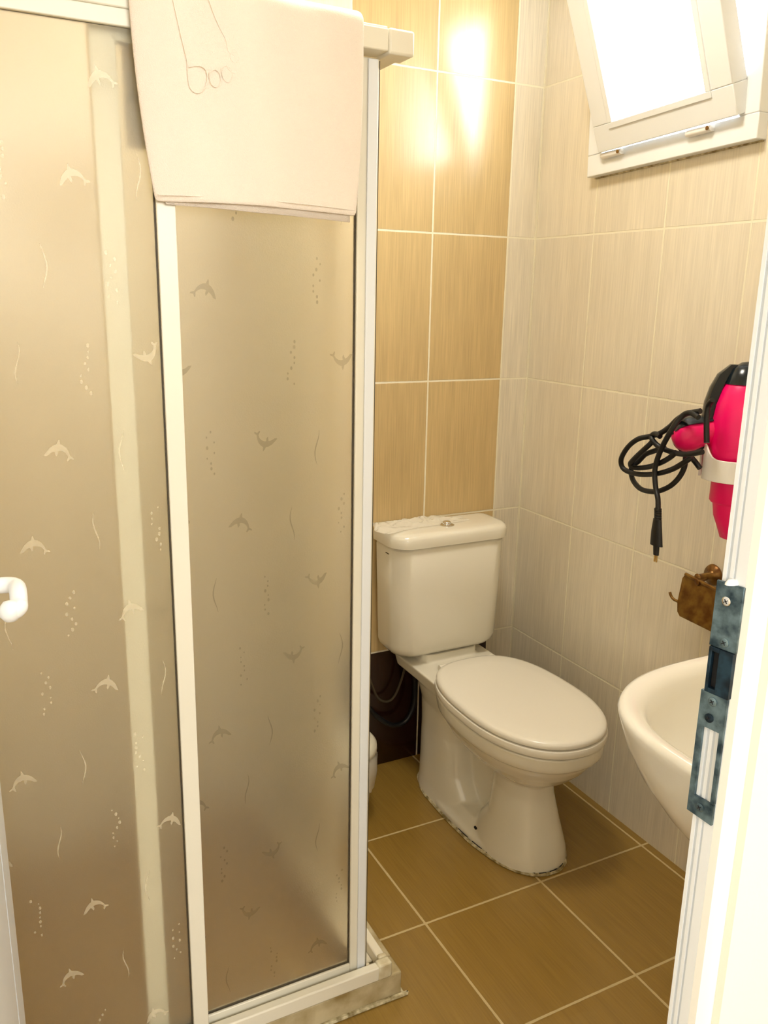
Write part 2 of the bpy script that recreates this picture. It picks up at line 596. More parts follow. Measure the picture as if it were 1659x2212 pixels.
def pbox(bm, a0, a1, b0, b1, z0, z1, mi=0, skew=0.0):
    vs = [(a0, b0, z0), (a1, b0, z0 - skew), (a1, b1, z0 - skew), (a0, b1, z0), (a0, b0, z1), (a1, b0, z1 - skew * .3), (a1, b1, z1 - skew * .3), (a0, b1, z1)]
    V = [bm.verts.new(pl(a, b, z)) for a, b, z in vs]
    for f in [(0, 3, 2, 1), (4, 5, 6, 7), (0, 1, 5, 4), (1, 2, 6, 5), (2, 3, 7, 6), (3, 0, 4, 7)]:
        bm.faces.new([V[i] for i in f]).material_index = mi


PW = 0.0262 * s + 0.0012
bm = new(); pbox(bm, -0.003, PW, -0.0030, 0.0, 1.134, 1.194); up = link('upper_plate', bm, M_steel, sp_, bevel=0.0006)
bm = new()
pbox(bm, -0.0015, 0.0015, -0.0045, 0.004, 1.091, 1.134)
pbox(bm, 0.0085, PW - .001, -0.0045, 0.004, 1.091, 1.134)
pbox(bm, 0.0015, 0.0085, -0.0045, 0.004, 1.091, 1.0955)
pbox(bm, 0.0015, 0.0085, -0.0045, 0.004, 1.130, 1.134)
pbox(bm, 0.0015, 0.0085, -0.0004, 0.003, 1.0955, 1.130, mi=1)
link('latch_box', bm, [M_steel2, M_hole], sp_, bevel=0.0004)
bm = new()
pbox(bm, -0.005, PW - .002, -0.0030, 0.0, 1.057, 1.0905)
pbox(bm, -0.005, PW - .002, -0.0030, 0.0, 0.969, 0.987, skew=0.003)
pbox(bm, -0.005, 0.0008, -0.0030, 0.0, 0.987, 1.057)
pbox(bm, PW - .0058, PW - .002, -0.0030, 0.0, 0.987, 1.057)
link('lower_plate', bm, M_steel, sp_)
for a, z, mm in [(0.0085, 1.178, M_chrome), (0.0115, 1.141, M_steel), (0.0075, 1.0835, M_steel), (0.006, 1.067, M_steel2), (0.008, 0.978, M_steel)]:
    bm = new()
    lathe(bm, [(0.0042, 0), (0.0042, 0.0008), (0.0032, 0.0014), (0.0005, 0.0014)], pl(a, -0.003, z), -n_, 20)
    sc = link('screw', bm, mm, sp_)
    bm = new()
    for an in (0.6, 2.17):
        d1 = e * math.cos(an) * .0022 + Vector((0, 0, math.sin(an) * .0022))
        tube(bm, [pl(a, -0.0046, z) - d1, pl(a, -0.0046, z) + d1], 0.0004, 6)
    link('screw_slot', bm, M_hole, sc)
bm = new()
lathe(bm, [(0.001, 0.0045), (0.006, 0.004), (0.0085, 0.0015), (0.009, 0)], pl(0.011, -0.0005, 1.194), (0, 0, 1), 20, sy=0.5)
tag(link('filler_cap', bm, M_white), 'small white rounded cap above the steel strike plate', 'cap')

# ------------------------------------------------------------------ shower kerb and enclosure
KX = -0.845
bm = new()
box(bm, XL, KX, -0.825, -0.775, 0.0, 0.0595)
box(bm, KX - 0.075, KX, -0.775, -0.001, 0.0, 0.0595)
kerb = tag(link('shower_kerb', bm, M_stone, bevel=0.004), 'low stained stone kerb under the shower rails', 'kerb')
bm = new()
tube(bm, [(XL + .01, -0.8275, 0.004), (-1.2, -0.8285, 0.004), (-0.95, -0.8275, 0.004), (-0.846, -0.829, 0.004), (-0.834, -0.829, 0.004)], 0.005, 6, smooth=4)
tube(bm, [(-0.8425, -0.828, 0.004), (-0.841, -0.5, 0.004), (-0.8425, -0.02, 0.004)], 0.004, 6, smooth=4)
link('sealant_line', bm, M_caulk, kerb)

se = tag(empty('shower_enclosure', (-0.885, -0.815, 0.062)), 'corner shower cabin with cream frame and dolphin-patterned textured glass', 'shower cabin')
YR0, YR1, RX = -0.828, -0.782, -0.871        # front rail front/back face, outer corner x
bm = new(); box(bm, XL, RX - 0.045, YR0, YR1, 1.790, 1.822); box(bm, XL, RX - .045, YR0 + .004, YR0 + .010, 1.822, 1.826); link('top_rail', bm, M_frame, se, bevel=0.002)
bm = new(); box(bm, RX - 0.040, RX - .004, -0.782, -0.001, 1.790, 1.822); link('top_rail', bm, M_frame, se, bevel=0.002)
bm = new(); box(bm, RX - 0.045, RX, YR0 - .001, YR1, 1.787, 1.824); link('corner_cap', bm, M_frame, se, bevel=0.004)
bm = new()
box(bm, XL, RX - 0.028, YR0, -0.809, 0.060, 0.092); box(bm, XL, RX - 0.028, -0.809, -0.777, 0.060, 0.066)
link('bottom_rail', bm, M_frame, se, bevel=0.003)
bm = new()
box(bm, RX - 0.019, RX, -0.800, -0.001, 0.060, 0.090); box(bm, RX - .05, RX - .019, -0.777, -.001, .060, .066)
link('bottom_rail', bm, M_frame, se, bevel=0.003)
bm = new()
box(bm, RX - 0.030, RX + .001, YR0 - .001, -0.808, 0.060, 0.096); box(bm, RX - .020, RX + .001, -0.808, -0.796, 0.060, 0.096)
link('corner_cap', bm, M_dirty, se, bevel=0.004)


# etched motifs ------------------------------------------------------------
DOL = [(-1.0, -0.32), (-0.86, -0.10), (-0.64, 0.20), (-0.36, 0.42), (-0.14, 0.50), (-0.06, 0.74), (0.04, 0.92), (0.12, 0.52),
       (0.36, 0.42), (0.60, 0.20), (0.76, -0.08), (0.86, -0.40), (1.10, -0.52), (1.14, -0.66), (0.86, -0.60), (0.70, -0.82), (0.62, -0.76),
       (0.72, -0.44), (0.58, -0.20), (0.36, -0.04), (0.08, 0.02), (-0.06, 0.0), (-0.04, -0.24), (-0.16, -0.44), (-0.28, -0.06),
       (-0.50, -0.14), (-0.68, -0.28), (-0.78, -0.38), (-1.02, -0.42)]


def motif_shapes(x0, x1, z0, z1, rnd, dens=1.0):
    """outlines (lists of 2D points) laid over a pane"""
    out = []
    cols = max(2, int((x1 - x0) / 0.085))
    rows = int((z1 - z0) / 0.125)
    for r in range(rows):
        for c in range(cols):
            x = x0 + (c + 0.5 + (0.25 if r % 2 else -0.25)) * (x1 - x0) / cols
            z = z0 + (r + 0.5) * (z1 - z0) / rows + rnd.uniform(-.012, .012)
            if not (x0 + .018 < x < x1 - .018) or rnd.random() > dens:
                continue
            t = (r + 2 * c) % 3
            if t == 0:
                sc = 0.019
                fl = rnd.choice((-1, 1)); up_ = rnd.choice((1, 1, -1)); a = rnd.uniform(-.35, .35)
                out.append([(x + sc * (fl * px * math.cos(a) - up_ * pz * math.sin(a)), z + sc * (fl * px * math.sin(a) + up_ * pz * math.cos(a))) for px, pz in DOL])
            elif t == 1:
                for k in range(9):
                    bx = x + rnd.choice((-1, 0, 1)) * .0055 + rnd.uniform(-.001, .001)
                    bz_ = z + (k - 4) * .0085
                    rr = rnd.uniform(.0014, .003)
                    out.append([(bx + rr * .75 * math.cos(q * .785), bz_ + rr * 1.15 * math.sin(q * .785)) for q in range(8)])
            else:
                Lp = []
                for k in range(9):
                    tt = k / 8
                    Lp.append((x + .004 * math.sin(tt * 5 + x * 40), z + (tt - .5) * .06, .0009 * math.sin(math.pi * tt) + .0002))
                out.append([(a + w_, b_) for a, b_, w_ in Lp] + [(a - w_, b_) for a, b_, w_ in Lp[::-1]])
    return out


def panel(kind, plane, pos, a0, a1, z0, z1, sa, sb, sz_b, sz_t, th, rnd, motif, fname, dens):
    """framed glass panel. plane 'y' (front, a = x) or 'x' (side, a = y); sa/sb = stile widths at a0/a1"""
    def bx(bm, p0, p1, q0, q1, r0, r1, mi=0):
        if plane == 'y':
            box(bm, q0, q1, p0, p1, r0, r1, mi)
        else:
            box(bm, p0, p1, q0, q1, r0, r1, mi)
    bm = new()
    bx(bm, pos - th / 2, pos + th / 2, a0, a0 + sa, z0, z1)
    bx(bm, pos - th / 2, pos + th / 2, a1 - sb, a1, z0, z1)
    bx(bm, pos - th / 2, pos + th / 2, a0 + sa, a1 - sb, z0, z0 + sz_b)
    bx(bm, pos - th / 2, pos + th / 2, a0 + sa, a1 - sb, z1 - sz_t, z1)
    fr = link(fname, bm, M_frame, se, bevel=0.0015)
    bm = new()
    g0, g1, h0, h1 = a0 + sa, a1 - sb, z0 + sz_b, z1 - sz_t
    bx(bm, pos - .002, pos + .002, g0, g1, h0, h1)
    if motif:
        for sh_ in motif_shapes(g0, g1, h0, h1, rnd, dens):
            if plane == 'y':
                vs = [bm.verts.new((x, pos - .0028, z)) for x, z in sh_]
            else:
                vs = [bm.verts.new((pos + .0028, x, z)) for x, z in sh_]
            bm.faces.new(vs).material_index = 1
    link('glass_pane', bm, [M_frost, M_motif_l if motif == 'l' else M_motif_d], fr, smooth=False)
    if fname == 'sliding_door_frame' and plane == 'x' or fname == 'fixed_panel_frame' and plane == 'x':
        return fr
    bm = new()
    gq = 0.0018
    for (q0, q1, r0, r1) in ([(g1 - gq, g1, h0, h1), (g0, g1, h0, h0 + gq)]):
        bx(bm, pos - .0035, pos + .0035, q0, q1, r0, r1)
    link('glass_gasket', bm, M_gasket, fr, smooth=False)
    return fr


rn = random.Random(11)
panel('fixed', 'y', -0.818, XL + .002, -1.254, 0.092, 1.790, 0.026, 0.028, 0.025, 0.022, 0.016, rn, 'l', 'fixed_panel_frame', 0.95)
sd = panel('slide', 'y', -0.792, -1.357, -0.9175, 0.072, 1.785, 0.036, 0.036, 0.028, 0.030, 0.016, rn, 'd', 'sliding_door_frame', 0.95)
# grooved closing strip along the leading edge of the sliding door
bm = new(); box(bm, -0.9385, -0.9215, -0.8045, -0.8005, 0.074, 1.783)
link('closing_strip', bm, M_pvc, sd, bevel=0.001)
bm = new(); box(bm, -0.9175, -0.9150, -0.797, -0.787, 0.074, 1.783)
link('magnet_seal', bm, M_gasket, sd, smooth=False)
panel('fixed', 'x', RX - 0.010, -0.42, -0.002, 0.090, 1.790, 0.028, 0.026, 0.025, 0.022, 0.016, rn, None, 'fixed_panel_frame', 1)
panel('slide', 'x', RX - 0.032, -0.60, -0.17, 0.072, 1.785, 0.036, 0.036, 0.028, 0.030, 0.016, rn, None, 'sliding_door_frame', 1)

# ------------------------------------------------------------------ bath mat over the top rail
NX, = (36,)


def mat_sheet(bm, ybase, drop, th, inset, x_lo=-1.309, x_hi=-0.966, back=0.20):
    """a strip that climbs the front, rolls over the rail and hangs inside"""
    zt = 1.836
    secs = []
    nz = 26
    for k in range(nz):                       # front, bottom to top
        t = k / (nz - 1)
        secs.append(('f', drop + (zt - 0.012 - drop) * t, t))
    yc = (ybase - 0.768) / 2
    ry_ = (-0.768 - ybase) / 2
    for k in range(1, 10):
        an = math.pi * k / 10
        secs.append(('o', an, 1))
    for k in range(10):
        secs.append(('b', zt - 0.012 - back * k / 9, 1))
    rows = []
    for s_ in secs:
        row = []
        for i in range(NX + 1):
            u = i / NX
            if s_[0] == 'f':
                t = s_[2]
                lo_ = x_lo + 0.024 * (1 - t) ** 1.8 + inset
                hi_ = x_hi - 0.010 * (1 - t) ** 3 - inset * .4
                x = lo_ + (hi_ - lo_) * u
                z = s_[1] + (0.004 * math.sin(u * 3.1) - .003 * u) * (1 - t)
                y = ybase + 0.0035 * math.sin(u * 9 + 1) * (1 - t) + 0.0016 * math.sin(u * 21 + t * 3)
                if u < .04:
                    y += (.04 - u) * 0.12
            elif s_[0] == 'o':
                x = x_lo + (x_hi - x_lo) * u + inset * .5 * (1 - u)
                y = yc - ry_ * math.cos(s_[1])
                z = zt - 0.012 + (0.012 + th) * math.sin(s_[1]) - .002 * u
            else:
                x = x_lo + (x_hi - x_lo) * u
                y = -0.768
                z = s_[1]
            row.append(Vector((x, y, z)))
        rows.append(row)
    R = [[bm.verts.new(p) for p in r] for r in rows]
    for a, b in zip(R, R[1:]):
        for i in range(NX):
            bm.faces.new((a[i], a[i + 1], b[i + 1], b[i]))


bm = new()
mat_sheet(bm, -0.8415, 1.5475, 0.006, 0.0)
mat_o = link('bath_mat', bm, M_towel)
sm_ = mat_o.modifiers.new('thick', 'SOLIDIFY'); sm_.thickness = 0.0045; sm_.offset = 0
sb_ = mat_o.modifiers.new('sub', 'SUBSURF'); sb_.levels = 1; sb_.render_levels = 1
tag(mat_o, 'thick cream-white terry bath mat with embossed foot hung over the shower rail', 'bath mat')
bm = new()
# inner fold showing below the front
vs = []
for i in range(NX + 1):
    u = i / NX
    x = -1.270 + u * (-0.984 + 1.270)
    d = 0.0065 * min(1, u * 2.2) + 0.002
    vs.append([bm.verts.new((x, -0.8345 + .0025 * math.sin(u * 9 + 1), 1.5475 + .004 * math.sin(u * 3.1) - .003 * u - d)),
               bm.verts.new((x, -0.8335, 1.62))])
for a, b in zip(vs, vs[1:]):
    bm.faces.new((a[0], b[0], b[1], a[1]))
inner = link('inner_fold', bm, M_towel, mat_o)
q_ = inner.modifiers.new('thick', 'SOLIDIFY'); q_.thickness = 0.004; q_.offset = 0
bm = new()
ye = -0.8445
hem = [(-1.283 + .304 * i / 20, -0.8440 - .0015 * math.sin(i / 20 * 9 + 1), 1.5565 + .004 * math.sin(i / 20 * 3.1) - .003 * i / 20) for i in range(21)]
tube(bm, hem, 0.0009, 6)
for pts in ([(374, 0), (383, 40), (393, 85), (404, 130), (406, 160), (410, 188), (422, 200), (436, 198), (446, 182), (448, 160), (440, 146), (425, 142), (408, 145)],
            [(445, -20), (462, 30), (476, 62), (488, 86), (493, 110), (505, 120), (517, 135), (519, 148), (508, 158), (496, 152), (490, 140)],
            [(452, 158), (456, 180), (466, 188), (476, 180), (475, 160), (464, 150), (452, 158)],
            [(478, 148), (482, 168), (492, 178), (501, 170), (500, 152), (489, 142), (478, 148)],
            [(500, 112), (497, 124), (507, 136), (516, 130), (513, 114), (505, 106), (500, 112)]):
    tube(bm, [at(u, v, 1, -0.8458) for u, v in pts], 0.0008, 6, smooth=4)
link('embossed_foot', bm, M_towel, mat_o)

# ------------------------------------------------------------------ toilet
TX = -0.315
toi = tag(empty('toilet', (TX, -0.40, 0)), 'cream-white close-coupled toilet with closed oval lid against the brown-tiled wall', 'toilet')


def egg(z, hw, yb, yf, ym=-0.485, cx=TX, nf=2.2, nb=2.8, N_=64, top=0.0):
    r = []
    for k in range(N_):
        a = 2 * math.pi * k / N_
        c, s_ = math.cos(a), math.sin(a)
        n = nf if s_ < 0 else nb
        x = math.copysign(abs(c) ** (2 / n), c) * hw
        hl = (ym - yf) if s_ < 0 else (yb - ym)
        y = ym + math.copysign(abs(s_) ** (2 / n), s_) * hl
        r.append(Vector((cx + x, y, z)))
    return r


def rrect(z, x0, x1, y0, y1, rf, rb, seg=8):
    r = []
    for (cx, cy, rr, a0) in [(x1 - rb, y1 - rb, rb, 0), (x0 + rb, y1 - rb, rb, 90), (x0 + rf, y0 + rf, rf, 180), (x1 - rf, y0 + rf, rf, 270)]:
        for k in range(seg + 1):
            a = math.radians(a0 + 90 * k / seg)
            r.append(Vector((cx + rr * math.cos(a), cy + rr * math.sin(a), z)))
    return r


bm = new()
loft(bm, [egg(.215, .060, -.40, -.590, -.5), egg(.235, .085, -.36, -.625, -.48), egg(.26, .118, -.30, -.660, -.46), egg(.29, .143, -.26, -.690),
          egg(.315, .156, -.24, -.708), egg(.330, .161, -.23, -.715), egg(.334, .169, -.225, -.727), egg(.345, .171, -.22, -.731), egg(.374, .172, -.21, -.733)])
loft(bm, [egg(0, .112, -.34, -.652, -.50, nb=2), egg(.03, .108, -.37, -.648, -.50, nb=2), egg(.10, .088, -.425, -.625, -.51, nb=2), egg(.18, .070, -.42, -.603, -.51, nb=2), egg(.24, .066, -.42, -.596, -.51, nb=2)])
loft(bm, [egg(0, .122, -.085, -.43, -.24, nf=2.4, nb=2.6), egg(.04, .114, -.085, -.37, -.24, nf=2.8), egg(.10, .108, -.085, -.325, -.22, nf=3.2), egg(.20, .102, -.085, -.305, -.20, nf=3.2), egg(.28, .106, -.07, -.32, -.24, nf=2.4), egg(.36, .128, -.05, -.38, -.24, nf=2.2)])
loft(bm, [egg(0, .122, -.08, -.652, -.37, nf=2.3, nb=3), egg(.018, .121, -.08, -.651, -.37, nf=2.3, nb=3), egg(.045, .085, -.10, -.62, -.37, nf=2.3, nb=3)])
box(bm, TX - .030, TX + .030, -.52, -.25, .01, .30)
loft(bm, [rrect(.345, TX - .125, TX + .125, -.30, -.015, .03, .02), rrect(.385, TX - .135, TX + .135, -.30, -.012, .03, .02)])
loft(bm, [rrect(.383, TX - .095, TX + .095, -.14, -.025, .03, .02), rrect(.408, TX - .095, TX + .095, -.14, -.025, .03, .02)])
bowl = link('toilet_bowl', bm, M_ceramic, toi)
rm = bowl.modifiers.new('remesh', 'REMESH'); rm.mode = 'VOXEL'; rm.voxel_size = 0.004; rm.use_smooth_shade = True
sm = bowl.modifiers.new('smooth', 'SMOOTH'); sm.factor = 0.5; sm.iterations = 5
bm = new()
loft(bm, [egg(.3765, .167, -.217, -.730), egg(.379, .174, -.210, -.737), egg(.389, .1755, -.208, -.739), egg(.396, .174, -.210, -.737), egg(.398, .167, -.217, -.730)])
link('toilet_seat', bm, M_seat, toi)
bm = new()
loft(bm, [egg(.3995, .165, -.220, -.727), egg(.402, .1715, -.212, -.734), egg(.410, .172, -.210, -.735), egg(.416, .167, -.215, -.730), egg(.4185, .157, -.225, -.718), egg(.4200, .12, -.27, -.66), egg(.4205, .05, -.38, -.54)])
for xx in (-.07, .07):
    lathe(bm, [(.001, -.018), (.010, -.018), (.010, .018), (.001, .018)], (TX + xx, -.212, .400), (1, 0, 0), 14)
link('toilet_lid', bm, M_seat, toi)
# tank
TC = -0.3284
bm = new()
ts = []
for z, ins, hw, yf in [(.406, .045, .174, -.150), (.408, .030, .174, -.151), (.416, .012, .175, -.153), (.430, .003, .176, -.155), (.445, 0, .177, -.156), (.60, 0, .182, -.158), (.738, 0, .187, -.159), (.742, .004, .187, -.159), (.750, .007, .187, -.159)]:
    ts.append(rrect(z, TC - hw + ins, TC + hw - ins, yf + ins, -.012 - ins * .3, .060 - ins * .3, .015))
loft(bm, ts)
tank = link('cistern_tank', bm, M_ceramic, toi)
bm = new()
pz = at(816, 1186, 1, -.17)
for k in range(5):
    box(bm, TC - .1872, TC - .1862, -.085 - k * .004, -.0825 - k * .004, .722, .725)
link('printed_mark', bm, M_gasket, tank, smooth=False)
bm = new()
ls = []
for z, ins in [(.7465, .003), (.7480, .0005), (.757, 0), (.772, 0), (.780, .004), (.785, .011), (.7875, .024), (.789, .05)]:
    ls.append(rrect(z, TC - .1954 + ins, TC + .1954 - ins, -.166 + ins, -.006 - ins * .5, max(.062 - ins * .4, .01), max(.018 - ins * .1, .006)))
loft(bm, ls)
link('cistern_lid', bm, M_ceramic, toi)
bm = new()
bp_ = at(965, 1134, 2, .789)
lathe(bm, [(.022, 0), (.022, .002), (.018, .004), (.0125, .005), (.0125, .009), (.010, .0115), (.001, .0118)], (bp_.x, bp_.y, .7885), (0, 0, 1), 28)
link('flush_button', bm, M_chrome, toi)
bm = new()
ft = egg(.004, .1255, -.076, -.656, -.37, nf=2.3, nb=3)
ft = [Vector((p.x + random.uniform(-.0015, .0015), p.y + random.uniform(-.0015, .0015), .003)) for p in ft]
tube(bm, ft + ft[:1], 0.0045, 6, closed=True)
link('sealant_bead', bm, M_caulk, toi)
bm = new()
ft2 = egg(.0075, .1227, -.08, -.6535, -.37, nf=2.3, nb=3, N_=90)
for a in range(46, 84, 3):
    tube(bm, [ft2[a % 90], ft2[(a + 1) % 90], ft2[(a + 2) % 90]], 0.0011, 5)
link('sealant_crack', bm, M_hole, toi)
bm = new()
hp = at(1027, 1788, 0, TX - .109)
lathe(bm, [(.001, -.004), (.0035, -.004), (.0035, .004), (.001, .004)], hp, (-.5, -.1, .8), 12)
link('fixing_hole', bm, M_hole, toi)

# plastic wrapping on the cistern lid
bm = new()
rows = []
nu, nv = 60, 22
for j in range(nv + 1):
    row = []
    for i in range(nu + 1):
        u, v = i / nu, j / nv
        x = -0.545 + u * 0.30 + .006 * math.sin(v * 9)
        yb = -0.022 - .03 * abs(u - .35)
        wd = 0.100 * (1 - .5 * u)
        y = yb - v * wd
        nn = noise.noise(Vector((x * 26, y * 60, 1.3))) + .5 * noise.noise(Vector((x * 70 + y * 60, y * 120, 4)))
        env = math.sin(math.pi * min(max(v, 0), 1)) ** .5 * math.sin(math.pi * min(1, max(0, u))) ** .4
        z = 0.7905 + env * (0.005 + .010 * (1 - u)) + env * 0.014 * nn
        if u < .05:
            z += .01 * nn
        row.append(bm.verts.new((x, y + .004 * nn, max(z, .790))))
    rows.append(row)
for a, b in zip(rows, rows[1:]):
    for i in range(nu):
        bm.faces.new((a[i], a[i + 1], b[i + 1], b[i]))
tag(link('plastic_wrapper', bm, M_film), 'crumpled clear plastic wrapper lying on the toilet cistern lid', 'plastic wrapper')

# ------------------------------------------------------------------ hoses under the cistern
bm = new()
tube(bm, [(-.64, -.012, .335), (-.585, -.033, .29), (-.545, -.04, .235), (-.505, -.04, .185), (-.455, -.04, .150), (-.410, -.04, .155), (-.384, -.04, .205), (-.385, -.045, .28), (-.40, -.05, .36), (-.40, -.07, .415)], .0075, 12, smooth=8)
link('supply_hose', bm, M_black, toi)['label'] = 'thick black looping hose'
bm = new()
tube(bm, [(-.605, -.020, .445), (-.560, -.022, .385), (-.530, -.025, .31), (-.505, -.028, .248), (-.475, -.03, .228), (-.448, -.03, .240), (-.425, -.03, .29), (-.415, -.04, .35), (-.412, -.06, .410)], .0038, 10, smooth=8)
link('supply_hose', bm, M_gasket, toi)['label'] = 'thinner grey hose'

# ------------------------------------------------------------------ waste bin
bn = tag(empty('waste_bin', (-0.709, -0.19, 0)), 'small white round bin with a bag, half hidden behind the shower door post', 'bin')
bm = new()
lathe(bm, [(.082, 0), (.085, .004), (.100, .20), (.104, .205), (.104, .214), (.095, .215), (.092, .20), (.08, .01), (.001, .01)], (-0.709, -0.19, 0), (0, 0, 1), 40)
link('bin_body', bm, M_bin, bn)
bm = new()
lathe(bm, [(.106, .208), (.109, .214), (.108, .228), (.098, .240), (.06, .247), (.001, .250)], (-0.709, -0.19, 0), (0, 0, 1), 40)
link('bin_lid', bm, M_bin, bn)
bm = new()
R_ = []
for z, r in [(.207, .1055), (.19, .110), (.16, .112), (.13, .108), (.11, .105)]:
    R_.append([Vector((-.709 + (r + .004 * noise.noise(Vector((k * .9, z * 40, 0)))) * math.cos(2 * math.pi * k / 60), -.19 + (r + .004 * noise.noise(Vector((k * .9, z * 40, 0)))) * math.sin(2 * math.pi * k / 60), z + (.01 * noise.noise(Vector((k * .5, 3, 0))) if z < .12 else 0))) for k in range(60)])
loft(bm, R_, cap0=False, cap1=False)
link('bin_bag', bm, M_film, bn)

# ------------------------------------------------------------------ wash basin on the door wall
SX, SZ = -0.461, 0.82


def dring(z, s_, zc=-1.42, inx=0.0, front=0.246, hw=0.277, N_=72, rimback=-1.624):
    r = []
    for k in range(N_):
        a = 2 * math.pi * k / N_
        c, q = math.cos(a), math.sin(a)
        n = 2.6 if q > 0 else 7
        x = math.copysign(abs(c) ** (2 / n), c) * hw
        y = -1.38 + math.copysign(abs(q) ** (2 / n), q) * (front if q > 0 else (-1.38 - rimback))
        r.append(Vector((SX + x * s_, zc + (y - zc) * s_, z)))
    return r


def off(z, d, back=True):
    """outline inset by d metres"""
    r = []
    for p in dring(z, 1):
        fx = (0.277 - d) / 0.277
        yy = p.y
        yy = -1.38 + (yy + 1.38) * ((0.246 - d) / 0.246 if yy > -1.38 else (0.244 - (d * 2.2 if back else 0)) / 0.244)
        r.append(Vector((SX + (p.x - SX) * fx, yy, z)))
    return r


bm = new()
outer = [(.595, .48), (.605, .58), (.635, .71), (.68, .83), (.725, .915), (.768, .968), (.80, .992)]
rg = []
for z, k in outer:
    r = dring(z, k, zc=-1.624)
    rg.append(r)
rg += [off(.812, 0, False), off(.8185, .003, False), off(.8215, .010, False), off(.820, .020), off(.8155, .030), off(.805, .040), off(.782, .047), off(.745, .060), off(.705, .085), off(.675, .13), off(.660, .18), off(.657, .225)]
loft(bm, rg)
sk = link('wash_basin', bm, M_basin)
tag(sk, 'white wall-hung ceramic basin with deep rounded bowl, cut off by the door frame', 'basin')
bm = new()
lathe(bm, [(.001, .002), (.016, .002), (.022, .004), (.024, .0)], (SX, -1.385, .6575), (0, 0, 1), 24)
link('basin_drain', bm, M_chrome, sk)

# ------------------------------------------------------------------ hair dryer in its holder on the right wall
XD = -0.12
ho = tag(empty('dryer_holder', (0, -0.89, 1.03)), 'white plastic ring holder on the wall gripping the pink hair dryer', 'dryer holder')
DC = Vector((-0.115, -0.895, 0))
bm = new()
oR, iR = .072, .066
N_ = 44
a0, a1 = math.radians(156), math.radians(156 + 338)
ztops = []
pin, pout = [], []
ringv = []
for k in range(N_ + 1):
    t = k / N_
    a = a0 + (a1 - a0) * t
    lift = .030 * math.exp(-((t) / .05) ** 2) + .028 * math.exp(-((1 - t) / .035) ** 2)
    zt = 1.112 + lift
    ca, sa_ = math.cos(a), math.sin(a)
    ringv.append([DC + Vector((oR * ca, oR * sa_, 1.066)), DC + Vector((iR * ca, iR * sa_, 1.066)), DC + Vector(((iR + .002) * ca, (iR + .002) * sa_, zt)), DC + Vector((oR * ca, oR * sa_, zt))])
loft(bm, ringv)
link('holder_ring', bm, M_white, ho, bevel=.0012)
bm = new(); box(bm, -0.048, 0, -0.925, -0.865, 1.03, 1.13); link('wall_mount', bm, M_white, ho, bevel=.004)

hd = tag(empty('hair_dryer', (DC.x, DC.y, 0.96)), 'hot pink and black hair dryer hanging nozzle-down in the wall holder', 'hair dryer')
bm = new()
lathe(bm, [(.030, 1.02), (.040, 1.04), (.046, 1.07), (.052, 1.09), (.0585, 1.115), (.0625, 1.15), (.0625, 1.19), (.058, 1.222), (.048, 1.252), (.034, 1.275), (.018, 1.288)], DC, (0, 0, 1), 48)
body = link('barrel', bm, M_pink, hd)
bm = new()
# black shell wrapping the rear/top of the barrel
R_ = []
for z, r in [(1.150, .0620), (1.165, .0655), (1.19, .0665), (1.225, .0635), (1.255, .0560), (1.282, .044), (1.302, .022)]:
    R_.append([DC + Vector((-.010 + r * math.cos(a), .008 + r * math.sin(a), z)) for a in [math.radians(70 + 7.6 * k) for k in range(13)]] + [DC + Vector((-.004 + (r - .012) * math.cos(a), .003 + (r - .012) * math.sin(a), z)) for a in [math.radians(70 + 7.6 * k) for k in range(12, -1, -1)]])
loft(bm, R_)
lathe(bm, [(.043, 1.264), (.038, 1.279), (.030, 1.295), (.012, 1.307), (.001, 1.309)], DC, (0, 0, 1), 32)
link('rear_shell', bm, M_darkpl, hd)
bm = new()
lathe(bm, [(.047, 1.085), (.047, 1.018), (.044, 1.014), (.036, 1.014)], DC + Vector((-.0, -.0, 0)), (0, 0, 1), 40, sx=.95, sy=.95)
loft(bm, [[DC + Vector((.038 * math.cos(a), .038 * math.sin(a), 1.018)) for a in [2 * math.pi * k / 32 for k in range(32)]],
          [DC + Vector((.034 * math.cos(a), .032 * math.sin(a), .985)) for a in [2 * math.pi * k / 32 for k in range(32)]],
          [DC + Vector((.010 * math.cos(a), .024 * math.sin(a) - .006, .935)) for a in [2 * math.pi * k / 32 for k in range(32)]]])
link('nozzle', bm, M_pink, hd)


def cz(zx, zy, xo=XD - .02):
    return at(1280 + zx / 4.377, 760 + zy / 4.377, 0, xo)


bm = new()
h0, h1 = cz(1090, 740, XD - .045), cz(770, 815, XD - .10)
ax = (h1 - h0)
q = ax.normalized()
Lh = ax.length
lathe(bm, [(.001, -.02), (.028, -.02), (.031, Lh * .2), (.036, Lh * .55), (.033, Lh * .82), (.022, Lh * 1.0), (.004, Lh * 1.07)], h0, q, 36)
link('handle', bm, M_pink, hd)
bm = new()
